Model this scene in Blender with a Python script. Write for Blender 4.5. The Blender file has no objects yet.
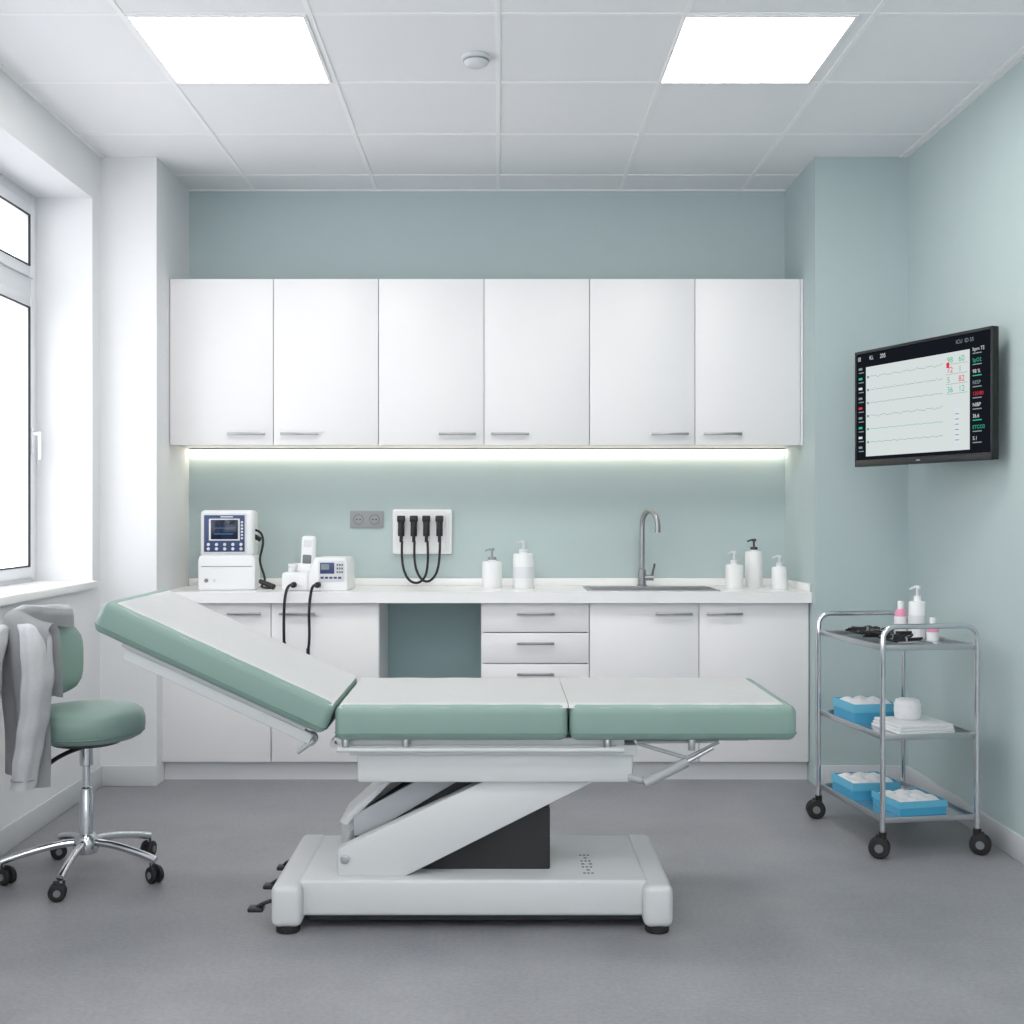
import bpy, bmesh, math, random
from mathutils import Matrix, Vector
random.seed(4)
S=bpy.context.scene
try:
    S.view_settings.view_transform='Standard'
    S.view_settings.look='None'
    S.view_settings.exposure=0.24
except Exception as e: print(e)
COL=S.collection

# ------------------------------------------------------------ materials
def srgb(c):
    o=[]
    for v in c:
        v=v/255.0
        o.append(v/12.92 if v<=0.04045 else ((v+0.055)/1.055)**2.4)
    return (o[0],o[1],o[2],1)
def mat(name,c,rough=0.5,metal=0.0,var=0.0,scale=8.0,bump=0.0,bscale=60.0,emit=0.0,coat=0.0,trans=0.0,alpha=1.0,stretch=None):
    m=bpy.data.materials.new(name); m.use_nodes=True
    nt=m.node_tree; b=nt.nodes['Principled BSDF']
    col=srgb(c)
    b.inputs['Base Color'].default_value=col
    b.inputs['Roughness'].default_value=rough
    b.inputs['Metallic'].default_value=metal
    if coat: b.inputs['Coat Weight'].default_value=coat
    if trans: b.inputs['Transmission Weight'].default_value=trans
    if alpha<1: b.inputs['Alpha'].default_value=alpha
    tc=nt.nodes.new('ShaderNodeTexCoord')
    vec=tc.outputs['Object']
    if stretch:
        mp=nt.nodes.new('ShaderNodeMapping'); mp.inputs['Scale'].default_value=stretch
        nt.links.new(vec,mp.inputs['Vector']); vec=mp.outputs['Vector']
    n=nt.nodes.new('ShaderNodeTexNoise'); n.inputs['Scale'].default_value=scale
    n.inputs['Detail'].default_value=6
    nt.links.new(vec,n.inputs['Vector'])
    v=max(var,0.01)
    mx=nt.nodes.new('ShaderNodeMix'); mx.data_type='RGBA'
    mx.inputs[6].default_value=tuple(max(0,x*(1-v)) for x in col[:3])+(1,)
    mx.inputs[7].default_value=tuple(min(1,x*(1+v)) for x in col[:3])+(1,)
    nt.links.new(n.outputs['Fac'],mx.inputs[0])
    nt.links.new(mx.outputs[2],b.inputs['Base Color'])
    if bump:
        n2=nt.nodes.new('ShaderNodeTexNoise'); n2.inputs['Scale'].default_value=bscale; n2.inputs['Detail'].default_value=4
        nt.links.new(vec,n2.inputs['Vector'])
        bp=nt.nodes.new('ShaderNodeBump'); bp.inputs['Strength'].default_value=bump; bp.inputs['Distance'].default_value=0.01
        nt.links.new(n2.outputs['Fac'],bp.inputs['Height']); nt.links.new(bp.outputs['Normal'],b.inputs['Normal'])
    if emit:
        nt.links.new(mx.outputs[2],b.inputs['Emission Color'])
        b.inputs['Emission Strength'].default_value=emit
    return m
M={}
M['wallwhite']=mat('white_wall_paint',(233,234,236),0.7,bump=0.04,bscale=120)
M['wallgreen']=mat('sage_wall_paint',(183,199,200),0.65,var=0.02,bump=0.04,bscale=120)
M['darkgreen']=mat('dark_teal_panel',(158,184,185),0.6)
M['ceil']=mat('ceiling_tile',(243,243,245),0.85,var=0.015,scale=120,bump=0.08,bscale=250)
M['grid']=mat('ceiling_tbar',(250,250,250),0.5)
M['cab']=mat('cabinet_laminate',(241,240,241),0.38)
M['carc']=mat('cabinet_carcass',(205,207,210),0.5)
M['kick']=mat('kickboard',(215,217,220),0.5)
M['counter']=mat('counter_solid_surface',(246,246,246),0.25)
M['handle']=mat('handle_steel',(165,165,167),0.34,1.0)
M['steel']=mat('brushed_steel',(196,198,201),0.28,1.0,stretch=(1,30,1))
M['chrome']=mat('chrome',(218,220,224),0.12,1.0)
M['rim']=mat('baseboard_paint',(208,211,214),0.5)
M['plastic']=mat('white_plastic',(238,239,240),0.35)
M['plastic2']=mat('ivory_plastic',(222,224,228),0.4)
M['frame']=mat('table_enamel',(208,211,212),0.35)
M['frame2']=mat('table_enamel_grey',(168,172,176),0.4)
M['vinyl']=mat('sage_vinyl',(132,158,149),0.42,var=0.03,bump=0.05,bscale=300)
M['piping']=mat('vinyl_piping',(112,141,132),0.45)
M['paper']=mat('exam_paper',(251,251,252),0.8,bump=0.08,bscale=12,stretch=(1,3,1))
M['black']=mat('black_plastic',(22,23,25),0.4)
M['rubber']=mat('black_rubber',(30,30,32),0.65)
M['bellows']=mat('bellows_cover',(40,41,43),0.6,var=0.1)
M['jacket']=mat('grey_wool',(186,188,191),0.95,var=0.08,scale=60,bump=0.2,bscale=350)
M['jseam']=mat('grey_wool_seam',(150,152,155),0.95,bump=0.2,bscale=350)
M['blue']=mat('blue_box_plastic',(74,164,204),0.4)
M['cyanbox']=mat('light_blue_box',(104,186,216),0.45)
M['cotton']=mat('cotton',(236,237,239),0.95,bump=0.6,bscale=90)
M['pink']=mat('pink_label',(228,150,182),0.4)
M['upvc']=mat('upvc_frame',(232,234,238),0.3)
M['socket']=mat('grey_socket',(150,153,155),0.4)
M['navy']=mat('navy_membrane',(60,74,116),0.35)
M['lcd']=mat('lcd_dark',(25,34,58),0.15)
M['mask']=mat('instrument_steel_dark',(80,82,86),0.3,1.0)
M['grayt']=mat('grey_print',(120,124,128),0.6)
M['shelf']=mat('trolley_shelf_steel',(210,215,217),0.22,0.9)
def emis(name,c,s):
    m=bpy.data.materials.new(name); m.use_nodes=True; nt=m.node_tree
    nt.nodes.clear(); o=nt.nodes.new('ShaderNodeOutputMaterial'); e=nt.nodes.new('ShaderNodeEmission')
    e.inputs[0].default_value=srgb(c); e.inputs[1].default_value=s
    nt.links.new(e.outputs[0],o.inputs[0]); return m
M['panel']=emis('led_panel_diffuser',(255,252,247),11.5)
M['led']=emis('led_strip',(255,244,222),6.0)
M['scr']=emis('screen_white',(222,230,229),0.78)
M['scrdk']=emis('screen_dark',(24,28,34),0.8)
M['t_grey']=emis('trace_grey',(150,164,170),0.7)
M['t_green']=emis('trace_green',(60,190,150),0.8)
M['t_red']=emis('trace_red',(225,60,75),0.8)
M['t_blue']=emis('trace_blue',(90,150,220),0.8)
M['t_white']=emis('trace_white',(230,235,240),0.75)
# floor material
fm=bpy.data.materials.new('vinyl_floor'); fm.use_nodes=True
nt=fm.node_tree; b=nt.nodes['Principled BSDF']; b.inputs['Roughness'].default_value=0.42
tc=nt.nodes.new('ShaderNodeTexCoord')
n1=nt.nodes.new('ShaderNodeTexNoise'); n1.inputs['Scale'].default_value=2.2; n1.inputs['Detail'].default_value=10; n1.inputs['Roughness'].default_value=0.65
n2=nt.nodes.new('ShaderNodeTexNoise'); n2.inputs['Scale'].default_value=70; n2.inputs['Detail'].default_value=6
nt.links.new(tc.outputs['Object'],n1.inputs['Vector']); nt.links.new(tc.outputs['Object'],n2.inputs['Vector'])
ad=nt.nodes.new('ShaderNodeMath'); ad.operation='MULTIPLY_ADD'; ad.inputs[1].default_value=0.6
nt.links.new(n2.outputs['Fac'],ad.inputs[0]); nt.links.new(n1.outputs['Fac'],ad.inputs[2])
cr=nt.nodes.new('ShaderNodeValToRGB'); cr.color_ramp.elements[0].position=0.5; cr.color_ramp.elements[1].position=1.1
cr.color_ramp.elements[0].color=srgb((127,128,133)); cr.color_ramp.elements[1].color=srgb((151,152,156))
nt.links.new(ad.outputs[0],cr.inputs[0]); nt.links.new(cr.outputs[0],b.inputs['Base Color'])
mr=nt.nodes.new('ShaderNodeMapRange'); mr.inputs[3].default_value=0.36; mr.inputs[4].default_value=0.50
nt.links.new(n1.outputs['Fac'],mr.inputs[0]); nt.links.new(mr.outputs[0],b.inputs['Roughness'])
bp=nt.nodes.new('ShaderNodeBump'); bp.inputs['Strength'].default_value=0.08; bp.inputs['Distance'].default_value=0.004
nt.links.new(n2.outputs['Fac'],bp.inputs['Height']); nt.links.new(bp.outputs['Normal'],b.inputs['Normal'])
M['floor']=fm

# ------------------------------------------------------------ helpers
class Grp:
    def __init__(s,name,loc=(0,0,0),rotz=0.0,local=False):
        e=bpy.data.objects.new(name,None); e.empty_display_size=0.1
        e.location=loc; e.rotation_euler=(0,0,rotz); COL.objects.link(e)
        s.e=e; s.inv=Matrix.Identity(4) if local else (Matrix.Translation(loc)@Matrix.Rotation(rotz,4,'Z')).inverted()
def fin(name,bm,m,g=None,smooth=False,ang=35):
    bmesh.ops.recalc_face_normals(bm,faces=bm.faces[:])
    me=bpy.data.meshes.new(name); bm.to_mesh(me); bm.free()
    me.materials.append(M[m] if isinstance(m,str) else m)
    if smooth:
        for p in me.polygons: p.use_smooth=True
        try: me.set_sharp_from_angle(angle=math.radians(ang))
        except Exception: pass
    o=bpy.data.objects.new(name,me); COL.objects.link(o)
    if g: o.parent=g.e; o.matrix_parent_inverse=g.inv
    return o
def addbox(bm,x0,x1,y0,y1,z0,z1,T=None,bev=0,seg=2):
    t=bmesh.new()
    vs=[t.verts.new((x,y,z)) for x in (x0,x1) for y in (y0,y1) for z in (z0,z1)]
    for f in ((0,1,3,2),(4,6,7,5),(0,4,5,1),(2,3,7,6),(0,2,6,4),(1,5,7,3)): t.faces.new([vs[i] for i in f])
    bmesh.ops.recalc_face_normals(t,faces=t.faces[:])
    if bev: bmesh.ops.bevel(t,geom=t.edges[:],offset=bev,segments=seg,profile=0.5,affect='EDGES')
    if T: bmesh.ops.transform(t,matrix=T,verts=t.verts[:])
    me=bpy.data.meshes.new('tmp'); t.to_mesh(me); t.free(); bm.from_mesh(me); bpy.data.meshes.remove(me)
def box(name,x0,x1,y0,y1,z0,z1,m,g=None,bev=0,seg=2,T=None):
    bm=bmesh.new(); addbox(bm,x0,x1,y0,y1,z0,z1,T,bev,seg)
    return fin(name,bm,m,g,smooth=bev>0)
def boxes(name,lst,m,g=None,bev=0):
    bm=bmesh.new()
    for l in lst: addbox(bm,*l,bev=bev)
    return fin(name,bm,m,g,smooth=bev>0)
def cyl(name,p0,p1,r,m,g=None,r2=None,seg=24,bev=0):
    p0=Vector(p0);p1=Vector(p1);d=p1-p0;L=d.length
    bm=bmesh.new()
    bmesh.ops.create_cone(bm,cap_ends=True,segments=seg,radius1=r,radius2=r if r2 is None else r2,depth=L)
    if bev:
        es=[e for e in bm.edges if len(e.link_faces)==2 and any(len(f.verts)>4 for f in e.link_faces)]
        bmesh.ops.bevel(bm,geom=es,offset=bev,segments=3,profile=0.5,affect='EDGES')
    q=d.to_track_quat('Z','Y').to_matrix().to_4x4()
    bmesh.ops.transform(bm,matrix=Matrix.Translation((p0+p1)/2)@q,verts=bm.verts[:])
    return fin(name,bm,m,g,smooth=True)
def tube(name,pts,r,m,g=None,smooth=True,cyclic=False,res=6):
    cu=bpy.data.curves.new(name,'CURVE'); cu.dimensions='3D'; cu.bevel_depth=r; cu.bevel_resolution=3; cu.use_fill_caps=True
    cu.resolution_u=res
    if smooth and len(pts)>2:
        sp=cu.splines.new('NURBS'); sp.points.add(len(pts)-1)
        for i,p in enumerate(pts): sp.points[i].co=(*p,1)
        sp.order_u=min(4,len(pts)); sp.use_endpoint_u=True; sp.use_cyclic_u=cyclic
    else:
        sp=cu.splines.new('POLY'); sp.points.add(len(pts)-1)
        for i,p in enumerate(pts): sp.points[i].co=(*p,1)
        sp.use_cyclic_u=cyclic
    ob=bpy.data.objects.new('tmpc',cu); COL.objects.link(ob)
    dg=bpy.context.evaluated_depsgraph_get(); dg.update()
    me=bpy.data.meshes.new_from_object(ob.evaluated_get(dg))
    bpy.data.objects.remove(ob)
    me.name=name; me.materials.clear(); me.materials.append(M[m])
    for p in me.polygons: p.use_smooth=True
    o=bpy.data.objects.new(name,me); COL.objects.link(o)
    if g: o.parent=g.e; o.matrix_parent_inverse=g.inv
    return o
def lathe(name,prof,c,m,g=None,seg=32,ang=40):
    bm=bmesh.new(); rings=[]
    for r,z in prof:
        if r<1e-5: rings.append([bm.verts.new((c[0],c[1],c[2]+z))])
        else: rings.append([bm.verts.new((c[0]+r*math.cos(2*math.pi*i/seg),c[1]+r*math.sin(2*math.pi*i/seg),c[2]+z)) for i in range(seg)])
    for a,b2 in zip(rings,rings[1:]):
        for i in range(seg):
            j=(i+1)%seg
            if len(a)==1 and len(b2)==1: continue
            if len(a)==1: bm.faces.new((a[0],b2[i],b2[j]))
            elif len(b2)==1: bm.faces.new((a[i],a[j],b2[0]))
            else: bm.faces.new((a[i],a[j],b2[j],b2[i]))
    return fin(name,bm,m,g,smooth=True,ang=ang)
def prism(name,poly,y0,y1,m,g=None,bev=0):
    bm=bmesh.new()
    a=[bm.verts.new((x,y0,z)) for x,z in poly]; b2=[bm.verts.new((x,y1,z)) for x,z in poly]
    bm.faces.new(a); bm.faces.new(b2[::-1])
    for i in range(len(poly)):
        j=(i+1)%len(poly); bm.faces.new((a[i],b2[i],b2[j],a[j]))
    bmesh.ops.recalc_face_normals(bm,faces=bm.faces[:])
    if bev: bmesh.ops.bevel(bm,geom=bm.edges[:],offset=bev,segments=2,profile=0.5,affect='EDGES')
    return fin(name,bm,m,g,smooth=bev>0)

# ------------------------------------------------------------ room
H=3.04; XL=-1.925; XR=1.984; YB=6.31; YP=5.71; AL=-1.652; AR=1.535; YN=-1.9
box('floor',XL-0.35,XR+0.15,YN-0.15,YB+0.15,-0.1,0,'floor')
box('ceiling',XL-0.35,XR+0.15,YN-0.15,YB+0.15,H+0.004,H+0.1,'ceil')
# T-bar grid
gl=[]
xs=[0.0+0.65*k for k in range(-2,4)]
for x in xs: gl.append((x-0.009,x+0.009,YN,YB if AL<x<AR else YP,H+0.0005,H+0.006))
ys=[4.07+0.65*k for k in range(-9,4)]
for y in ys:
    a,b2=(XL,XR) if y<YP else (AL,AR)
    gl.append((a,b2,y-0.009,y+0.009,H+0.001,H+0.006))
gl+= [(XL,XL+0.02,YN,YP,H-0.001,H+0.006),(XR-0.02,XR,YN,YP,H-0.001,H+0.006),(AL,AR,YB-0.02,YB,H-0.001,H+0.006)]
boxes('trim_ceiling_grid',gl,'grid')
# walls
wins=[(3.3,5.6),(-0.4,2.2)]; ZS=0.965; ZT=2.815; XO=XL-0.34  # second opening is an out-of-view window added to soften the daylight
wl=[(XO,XL,YN,YP,0,ZS),(XO,XL,YN,YP,ZT,H+0.004),(XO,XL,YN,-0.4,ZS,ZT),(XO,XL,2.2,3.3,ZS,ZT),(XO,XL,5.6,YP,ZS,ZT)]
boxes('wall_left',wl,'wallwhite')
box('wall_pillar_left',XO,AL,YP,YB,0,H+0.004,'wallwhite')
box('wall_pillar_right',AR,XR+0.15,YP,YB,0,H+0.004,'wallgreen')
box('wall_right',XR,XR+0.15,YN,YP,0,H+0.004,'wallgreen')
box('wall_back',XO,XR+0.15,YB,YB+0.15,0,H+0.004,'wallgreen')
FX0,FX1,FZ0,FZ1=-1.5,1.5,0.5,2.85
boxes('wall_front',[(XO,FX0,YN-0.15,YN,0,H+0.004),(FX1,XR+0.15,YN-0.15,YN,0,H+0.004),(FX0,FX1,YN-0.15,YN,0,FZ0),(FX0,FX1,YN-0.15,YN,FZ1,H+0.004)],'wallwhite')
def bb(name,*a): box(name,*a,'rim',None,0.004)
bb('baseboard_left',XL,XL+0.014,YN,YP-0.014,0,0.10)
bb('baseboard_pillar_left',XL,AL,YP-0.014,YP,0,0.10)
bb('baseboard_pillar_right',AR,XR,YP-0.014,YP,0,0.10)
bb('baseboard_right',XR-0.014,XR,YN,YP-0.014,0,0.10)
bb('baseboard_front',XL+0.014,XR-0.014,YN,YN+0.014,0,0.10)
# window glass
pane=bpy.data.materials.new('pane_glass'); pane.use_nodes=True; n=pane.node_tree; n.nodes.clear()
o=n.nodes.new('ShaderNodeOutputMaterial'); mx=n.nodes.new('ShaderNodeMixShader'); trn=n.nodes.new('ShaderNodeBsdfTransparent'); gs=n.nodes.new('ShaderNodeBsdfGlossy')
gs.inputs['Roughness'].default_value=0.02; mx.inputs[0].default_value=0.05
n.links.new(trn.outputs[0],mx.inputs[1]); n.links.new(gs.outputs[0],mx.inputs[2]); n.links.new(mx.outputs[0],o.inputs[0])
for k,(y0,y1) in enumerate(wins):
    g=Grp('window_%d'%(k+1),(XL-0.3,(y0+y1)/2,ZS))
    xa,xb=XL-0.335,XL-0.265
    t=0.055
    zt0,zt1=2.33,2.42
    ym=(y0+y1)/2
    fr=[(xa,xb,y0,y0+t,ZS,ZT),(xa,xb,y1-t,y1,ZS,ZT),(xa,xb,y0+t,y1-t,ZS,ZS+t),(xa,xb,y0+t,y1-t,ZT-t,ZT),(xa,xb,y0+t,y1-t,zt0,zt1),(xa,xb,ym-t/2,ym+t/2,ZS+t,ZT-t)]
    boxes('frame',fr,'upvc',g,0.004)
    sh=[]; c=0.05
    for a,b2 in ((y0+t,ym-t/2),(ym+t/2,y1-t)):
        for z0,z1 in ((ZS+t,zt0),(zt1,ZT-t)):
            xc,xd=xa+0.01,xb+0.012
            sh+=[(xc,xd,a,a+c,z0,z1),(xc,xd,b2-c,b2,z0,z1),(xc,xd,a+c,b2-c,z0,z0+c),(xc,xd,a+c,b2-c,z1-c,z1)]
            bm=bmesh.new()
            q=[bm.verts.new(v) for v in ((xa+0.03,a+c,z0+c),(xa+0.03,b2-c,z0+c),(xa+0.03,b2-c,z1-c),(xa+0.03,a+c,z1-c))]
            bm.faces.new(q)
            fin('glass_pane',bm,pane,g)
    boxes('sashes',sh,'upvc',g,0.004)
    gk=[]
    for a,b2 in ((y0+t+c,ym-t/2-c),(ym+t/2+c,y1-t-c)):
        for z0,z1 in ((ZS+t+c,zt0-c),(zt1+c,ZT-t-c)):
            e=0.006
            gk+=[(xb+0.004,xb+0.0135,a,a+e,z0,z1),(xb+0.004,xb+0.0135,b2-e,b2,z0,z1),(xb+0.004,xb+0.0135,a,b2,z0,z0+e),(xb+0.004,xb+0.0135,a,b2,z1-e,z1)]
    boxes('gasket',gk,'rubber',g)
    hy=y1-t-0.028
    box('handle_plate',xb+0.010,xb+0.02,hy-0.014,hy+0.014,1.60,1.72,'upvc',g,0.004)
    cyl('handle_spindle',(xb+0.015,hy,1.69),(xb+0.05,hy,1.69),0.009,'upvc',g)
    box('handle_lever',xb+0.042,xb+0.056,hy-0.010,hy+0.010,1.57,1.70,'upvc',g,0.005)
    box('window_sill' if k==0 else 'window_sill.001',XL-0.262,XL+0.03,y0,y1,ZS,ZS+0.035,'counter',None,0.006)
g=Grp('window_3',(0,YN-0.07,FZ0))  # unseen window added behind the camera for soft frontal fill light
t=0.06
fr=[(FX0,FX0+t,YN-0.12,YN-0.05,FZ0,FZ1),(FX1-t,FX1,YN-0.12,YN-0.05,FZ0,FZ1),(FX0+t,FX1-t,YN-0.12,YN-0.05,FZ0,FZ0+t),(FX0+t,FX1-t,YN-0.12,YN-0.05,FZ1-t,FZ1),(-0.53,-0.47,YN-0.12,YN-0.05,FZ0+t,FZ1-t),(0.47,0.53,YN-0.12,YN-0.05,FZ0+t,FZ1-t)]
boxes('frame',fr,'upvc',g,0.004)
bm=bmesh.new(); q=[bm.verts.new(v) for v in ((FX0+t,YN-0.09,FZ0+t),(FX1-t,YN-0.09,FZ0+t),(FX1-t,YN-0.09,FZ1-t),(FX0+t,YN-0.09,FZ1-t))]; bm.faces.new(q); fin('glass_pane',bm,pane,g)
# ceiling lights; panels after the first pair are unseen, added to light the room
for i,(x0,x1,y0,y1) in enumerate([(-1.277,-0.675,4.082,4.70),(0.652,1.234,4.082,4.70),(-1.277,-0.675,1.48,2.09),(0.655,1.238,1.48,2.09),(-1.277,-0.675,-0.47,0.14),(0.655,1.238,-0.47,0.14)]):
    g=Grp('ceiling_light_panel',((x0+x1)/2,(y0+y1)/2,H))
    box('diffuser',x0,x1,y0,y1,H-0.005,H+0.002,'panel',g)
    w=0.012
    boxes('bezel',[(x0-w,x0,y0-w,y1+w,H-0.005,H+0.003),(x1,x1+w,y0-w,y1+w,H-0.005,H+0.003),(x0,x1,y0-w,y0,H-0.005,H+0.003),(x0,x1,y1,y1+w,H-0.005,H+0.003)],'grid',g)
g=Grp('smoke_detector',(-0.083,4.455,H))
lathe('base',[(0,0),(0.055,0),(0.055,-0.010),(0.047,-0.014),(0.047,-0.018),(0.043,-0.028),(0.03,-0.036),(0,-0.036)],(-0.083,4.455,H+0.003),'plastic2',g)
lathe('vent_ring',[(0.046,-0.012),(0.0485,-0.0135),(0.0485,-0.018),(0.046,-0.020)],(-0.083,4.455,H+0.003),'socket',g)

# ------------------------------------------------------------ upper cabinets
def barhandle(g,x0,x1,y,z,nm='handle'):
    bm=bmesh.new(); addbox(bm,x0,x1,y-0.030,y-0.020,z-0.006,z+0.006,bev=0.002)
    for x in (x0+0.012,x1-0.012): addbox(bm,x-0.005,x+0.005,y-0.022,y,z-0.005,z+0.005)
    fin(nm,bm,'handle',g,smooth=True)
YU=5.93; su=1180/YU
g=Grp('upper_wall_cabinet',(-0.06,6.1,2.08))
zu0,zu1=1.662,2.496
box('carcass',AL+0.002,AR-0.002,YU+0.02,YB-0.001,zu0+0.004,zu1-0.004,'carc',g)
X=lambda px,s:(px-498)/s
cuts=[168,273.3,378.5,484,589.5,695,800.5]
hs=[(228,266),(281,319),(439,476),(491,529),(651,688),(703,741)]
for i in range(6):
    x0=max(X(cuts[i],su),AL+0.002)+0.0018; x1=X(cuts[i+1],su)-0.0018
    box('door_%d'%(i+1),x0,x1,YU,YU+0.019,zu0,zu1,'cab',g,0.0015)
    barhandle(g,X(hs[i][0],su),X(hs[i][1],su),YU,1.717,'handle_%d'%(i+1))
box('filler_strip',X(800.5,su)+0.001,AR-0.002,YU+0.002,YU+0.02,zu0,zu1,'cab',g)
g=Grp('under_cabinet_led_strip',(-0.06,6.29,1.65))
box('diffuser',AL+0.01,AR-0.01,6.270,6.300,1.632,1.655,'led',g)
box('channel',AL+0.01,AR-0.01,6.265,6.309,1.655,1.664,'handle',g)

# ------------------------------------------------------------ base cabinets
YL=5.81; sl=1180/YL; ZC=0.934; ZB=0.88
g=Grp('base_cabinet',(-0.06,6.05,0))
xa=AL+0.002; xb=AR-0.002
Lc=X(379,sl); Rc=X(481,sl)
for i,x in enumerate([xa,Lc-0.018,Rc,X(589,sl)-0.009,xb-0.018]):
    box('side_panel_%d'%i,x,x+0.018,YL+0.02,YB-0.002,0.0 if i in(1,2) else 0.09,ZB,'cab',g)
for a,b2 in ((xa,Lc-0.018),(Rc,xb)):
    box('bottom_panel',a,b2,YL+0.02,YB-0.002,0.09,0.108,'carc',g)
    box('kickboard',a,b2,YL+0.035,YL+0.05,0,0.09,'kick',g)
box('knee_space_back',Lc,Rc,YB-0.02,YB-0.002,0.0,ZB,'darkgreen',g)
def door(nm,p0,p1,z0,z1): box(nm,X(p0,sl)+0.0018,X(p1,sl)-0.0018,YL,YL+0.019,z0,z1,'cab',g,0.0015)
zt=ZB-0.004; zb=0.095
ZP=lambda py,s:1.325+(512-py)/s
door('door_1',162,271,zb,zt); door('door_2',271,379,zb,zt)
door('drawer_1',482,589,ZP(632,sl),zt); door('drawer_2',482,589,ZP(663,sl),ZP(633,sl)); door('drawer_3',482,589,ZP(715,sl),ZP(664,sl)); door('drawer_4',482,589,zb,ZP(716,sl))
door('door_3',589.5,699,zb,zt); door('door_4',699,809,zb,zt)
zh=ZP(613.5,sl)
for i,(a,b2,z) in enumerate([(228,262,zh),(280,316,zh),(517,554,zh),(517,554,ZP(643,sl)),(517,554,ZP(674,sl)),(517,554,ZP(726,sl)),(655,692,zh),(706,742,zh)]):
    barhandle(g,X(a,sl),X(b2,sl),YL,z,'handle_%d'%(i+1))
# countertop with sink cut-out
g=Grp('countertop',(-0.06,6.03,ZC))
YC=5.765; sx0,sx1,sy0,sy1=0.46,1.08,5.84,6.14
boxes('slab',[(xa,sx0,YC,YB-0.002,ZB,ZC),(sx1,xb,YC,YB-0.002,ZB,ZC),(sx0,sx1,YC,sy0,ZB,ZC),(sx0,sx1,sy1,YB-0.002,ZB,ZC)],'counter',g)
box('upstand',xa,xb,YB-0.02,YB-0.002,ZC,ZC+0.038,'counter',g,0.003)
box('upstand_side',xb-0.014,xb,YC+0.02,YB-0.02,ZC,ZC+0.038,'counter',g,0.003)
g=Grp('sink_basin',(0.77,5.99,ZC))
w=0.018
boxes('rim',[(sx0-w,sx1+w,sy0-w,sy0,ZC,ZC+0.005),(sx0-w,sx1+w,sy1,sy1+w,ZC,ZC+0.005),(sx0-w,sx0,sy0,sy1,ZC,ZC+0.005),(sx1,sx1+w,sy0,sy1,ZC,ZC+0.005)],'handle',g)
e=0.002
boxes('bowl',[(sx0+e,sx0+e+.003,sy0+e,sy1-e,ZC-.16,ZC+.002),(sx1-e-.003,sx1-e,sy0+e,sy1-e,ZC-.16,ZC+.002),(sx0+e,sx1-e,sy0+e,sy0+e+.003,ZC-.16,ZC+.002),(sx0+e,sx1-e,sy1-e-.003,sy1-e,ZC-.16,ZC+.002),(sx0+e,sx1-e,sy0+e,sy1-e,ZC-.163,ZC-.16)],'steel',g)
lathe('drain',[(0,0.002),(0.02,0.002),(0.03,0.004),(0.033,0)],(0.77,5.99,ZC-.16),'handle',g)
fx,fy=0.757,6.20
g=Grp('sink_faucet',(fx,fy,ZC))
lathe('base_body',[(0,0),(0.028,0),(0.028,0.006),(0.021,0.01),(0.021,0.085),(0.014,0.092),(0,0.092)],(fx,fy,ZC),'handle',g)
pts=[(fx,fy,ZC+0.07),(fx,fy,ZC+0.2),(fx,fy,ZC+0.32)]
for i in range(1,9):
    a=math.pi*i/8; R=0.062
    pts.append((fx+(R-R*math.cos(a))*0.55,fy-(R-R*math.cos(a))*0.84,ZC+0.32+R*1.25*math.sin(a)))
pts.append((pts[-1][0],pts[-1][1],ZC+0.30))
tube('gooseneck',pts,0.0135,'handle',g)
cyl('nozzle',(pts[-1][0],pts[-1][1],ZC+0.285),(pts[-1][0],pts[-1][1],ZC+0.315),0.016,'handle',g)
cyl('lever_hub',(fx+0.015,fy,ZC+0.045),(fx+0.06,fy,ZC+0.045),0.015,'handle',g)
cyl('lever',(fx+0.052,fy,ZC+0.05),(fx+0.064,fy-0.02,ZC+0.12),0.006,'handle',g)

# ------------------------------------------------------------ dispensers
def pump(name,x,y,r,h,z=ZC,body='plastic',pm='chrome',hp=0.06,label=None,dirx=-1):
    g=Grp(name,(x,y,z))
    lathe('bottle',[(0,0),(r*0.95,0),(r,0.004),(r,h-0.012),(r*0.93,h-0.003),(r*0.42,h),(r*0.40,h+0.008),(0,h+0.008)],(x,y,z),body,g)
    lathe('collar',[(0,0),(r*0.42,0),(r*0.42,0.014),(r*0.2,0.016),(0,0.016)],(x,y,z+h+0.006),pm,g,seg=20)
    cyl('pump_stem',(x,y,z+h+0.02),(x,y,z+h+hp),0.0055,pm,g,seg=12)
    cyl('pump_head',(x,y,z+h+hp-0.006),(x,y,z+h+hp+0.008),0.012,pm,g,seg=16,bev=0.002)
    tube('nozzle',[(x,y,z+h+hp+0.002),(x+dirx*0.02,y-0.008,z+h+hp+0.003),(x+dirx*0.036,y-0.014,z+h+hp-0.006)],0.0045,pm,g)
    if label:
        lathe('label',[(r*1.0,h*0.3),(r*1.015,h*0.3),(r*1.015,h*0.62),(r*1.0,h*0.62)],(x,y,z),label,g)
    return g
sc=1180/6.05
pump('soap_dispenser',X(492,sc),6.05,0.051,0.140,hp=0.058,pm='handle')
pump('soap_dispenser',X(523.5,sc),6.05,0.054,0.180,hp=0.058,pm='plastic2',label='plastic2')
pump('soap_dispenser',X(733,sc),6.02,0.045,0.125,hp=0.06,pm='plastic2')
pump('soap_dispenser',X(756,sc),6.10,0.045,0.190,hp=0.055,pm='mask')
pump('soap_dispenser',X(776,sc),5.98,0.038,0.115,hp=0.05,pm='plastic2')

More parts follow.
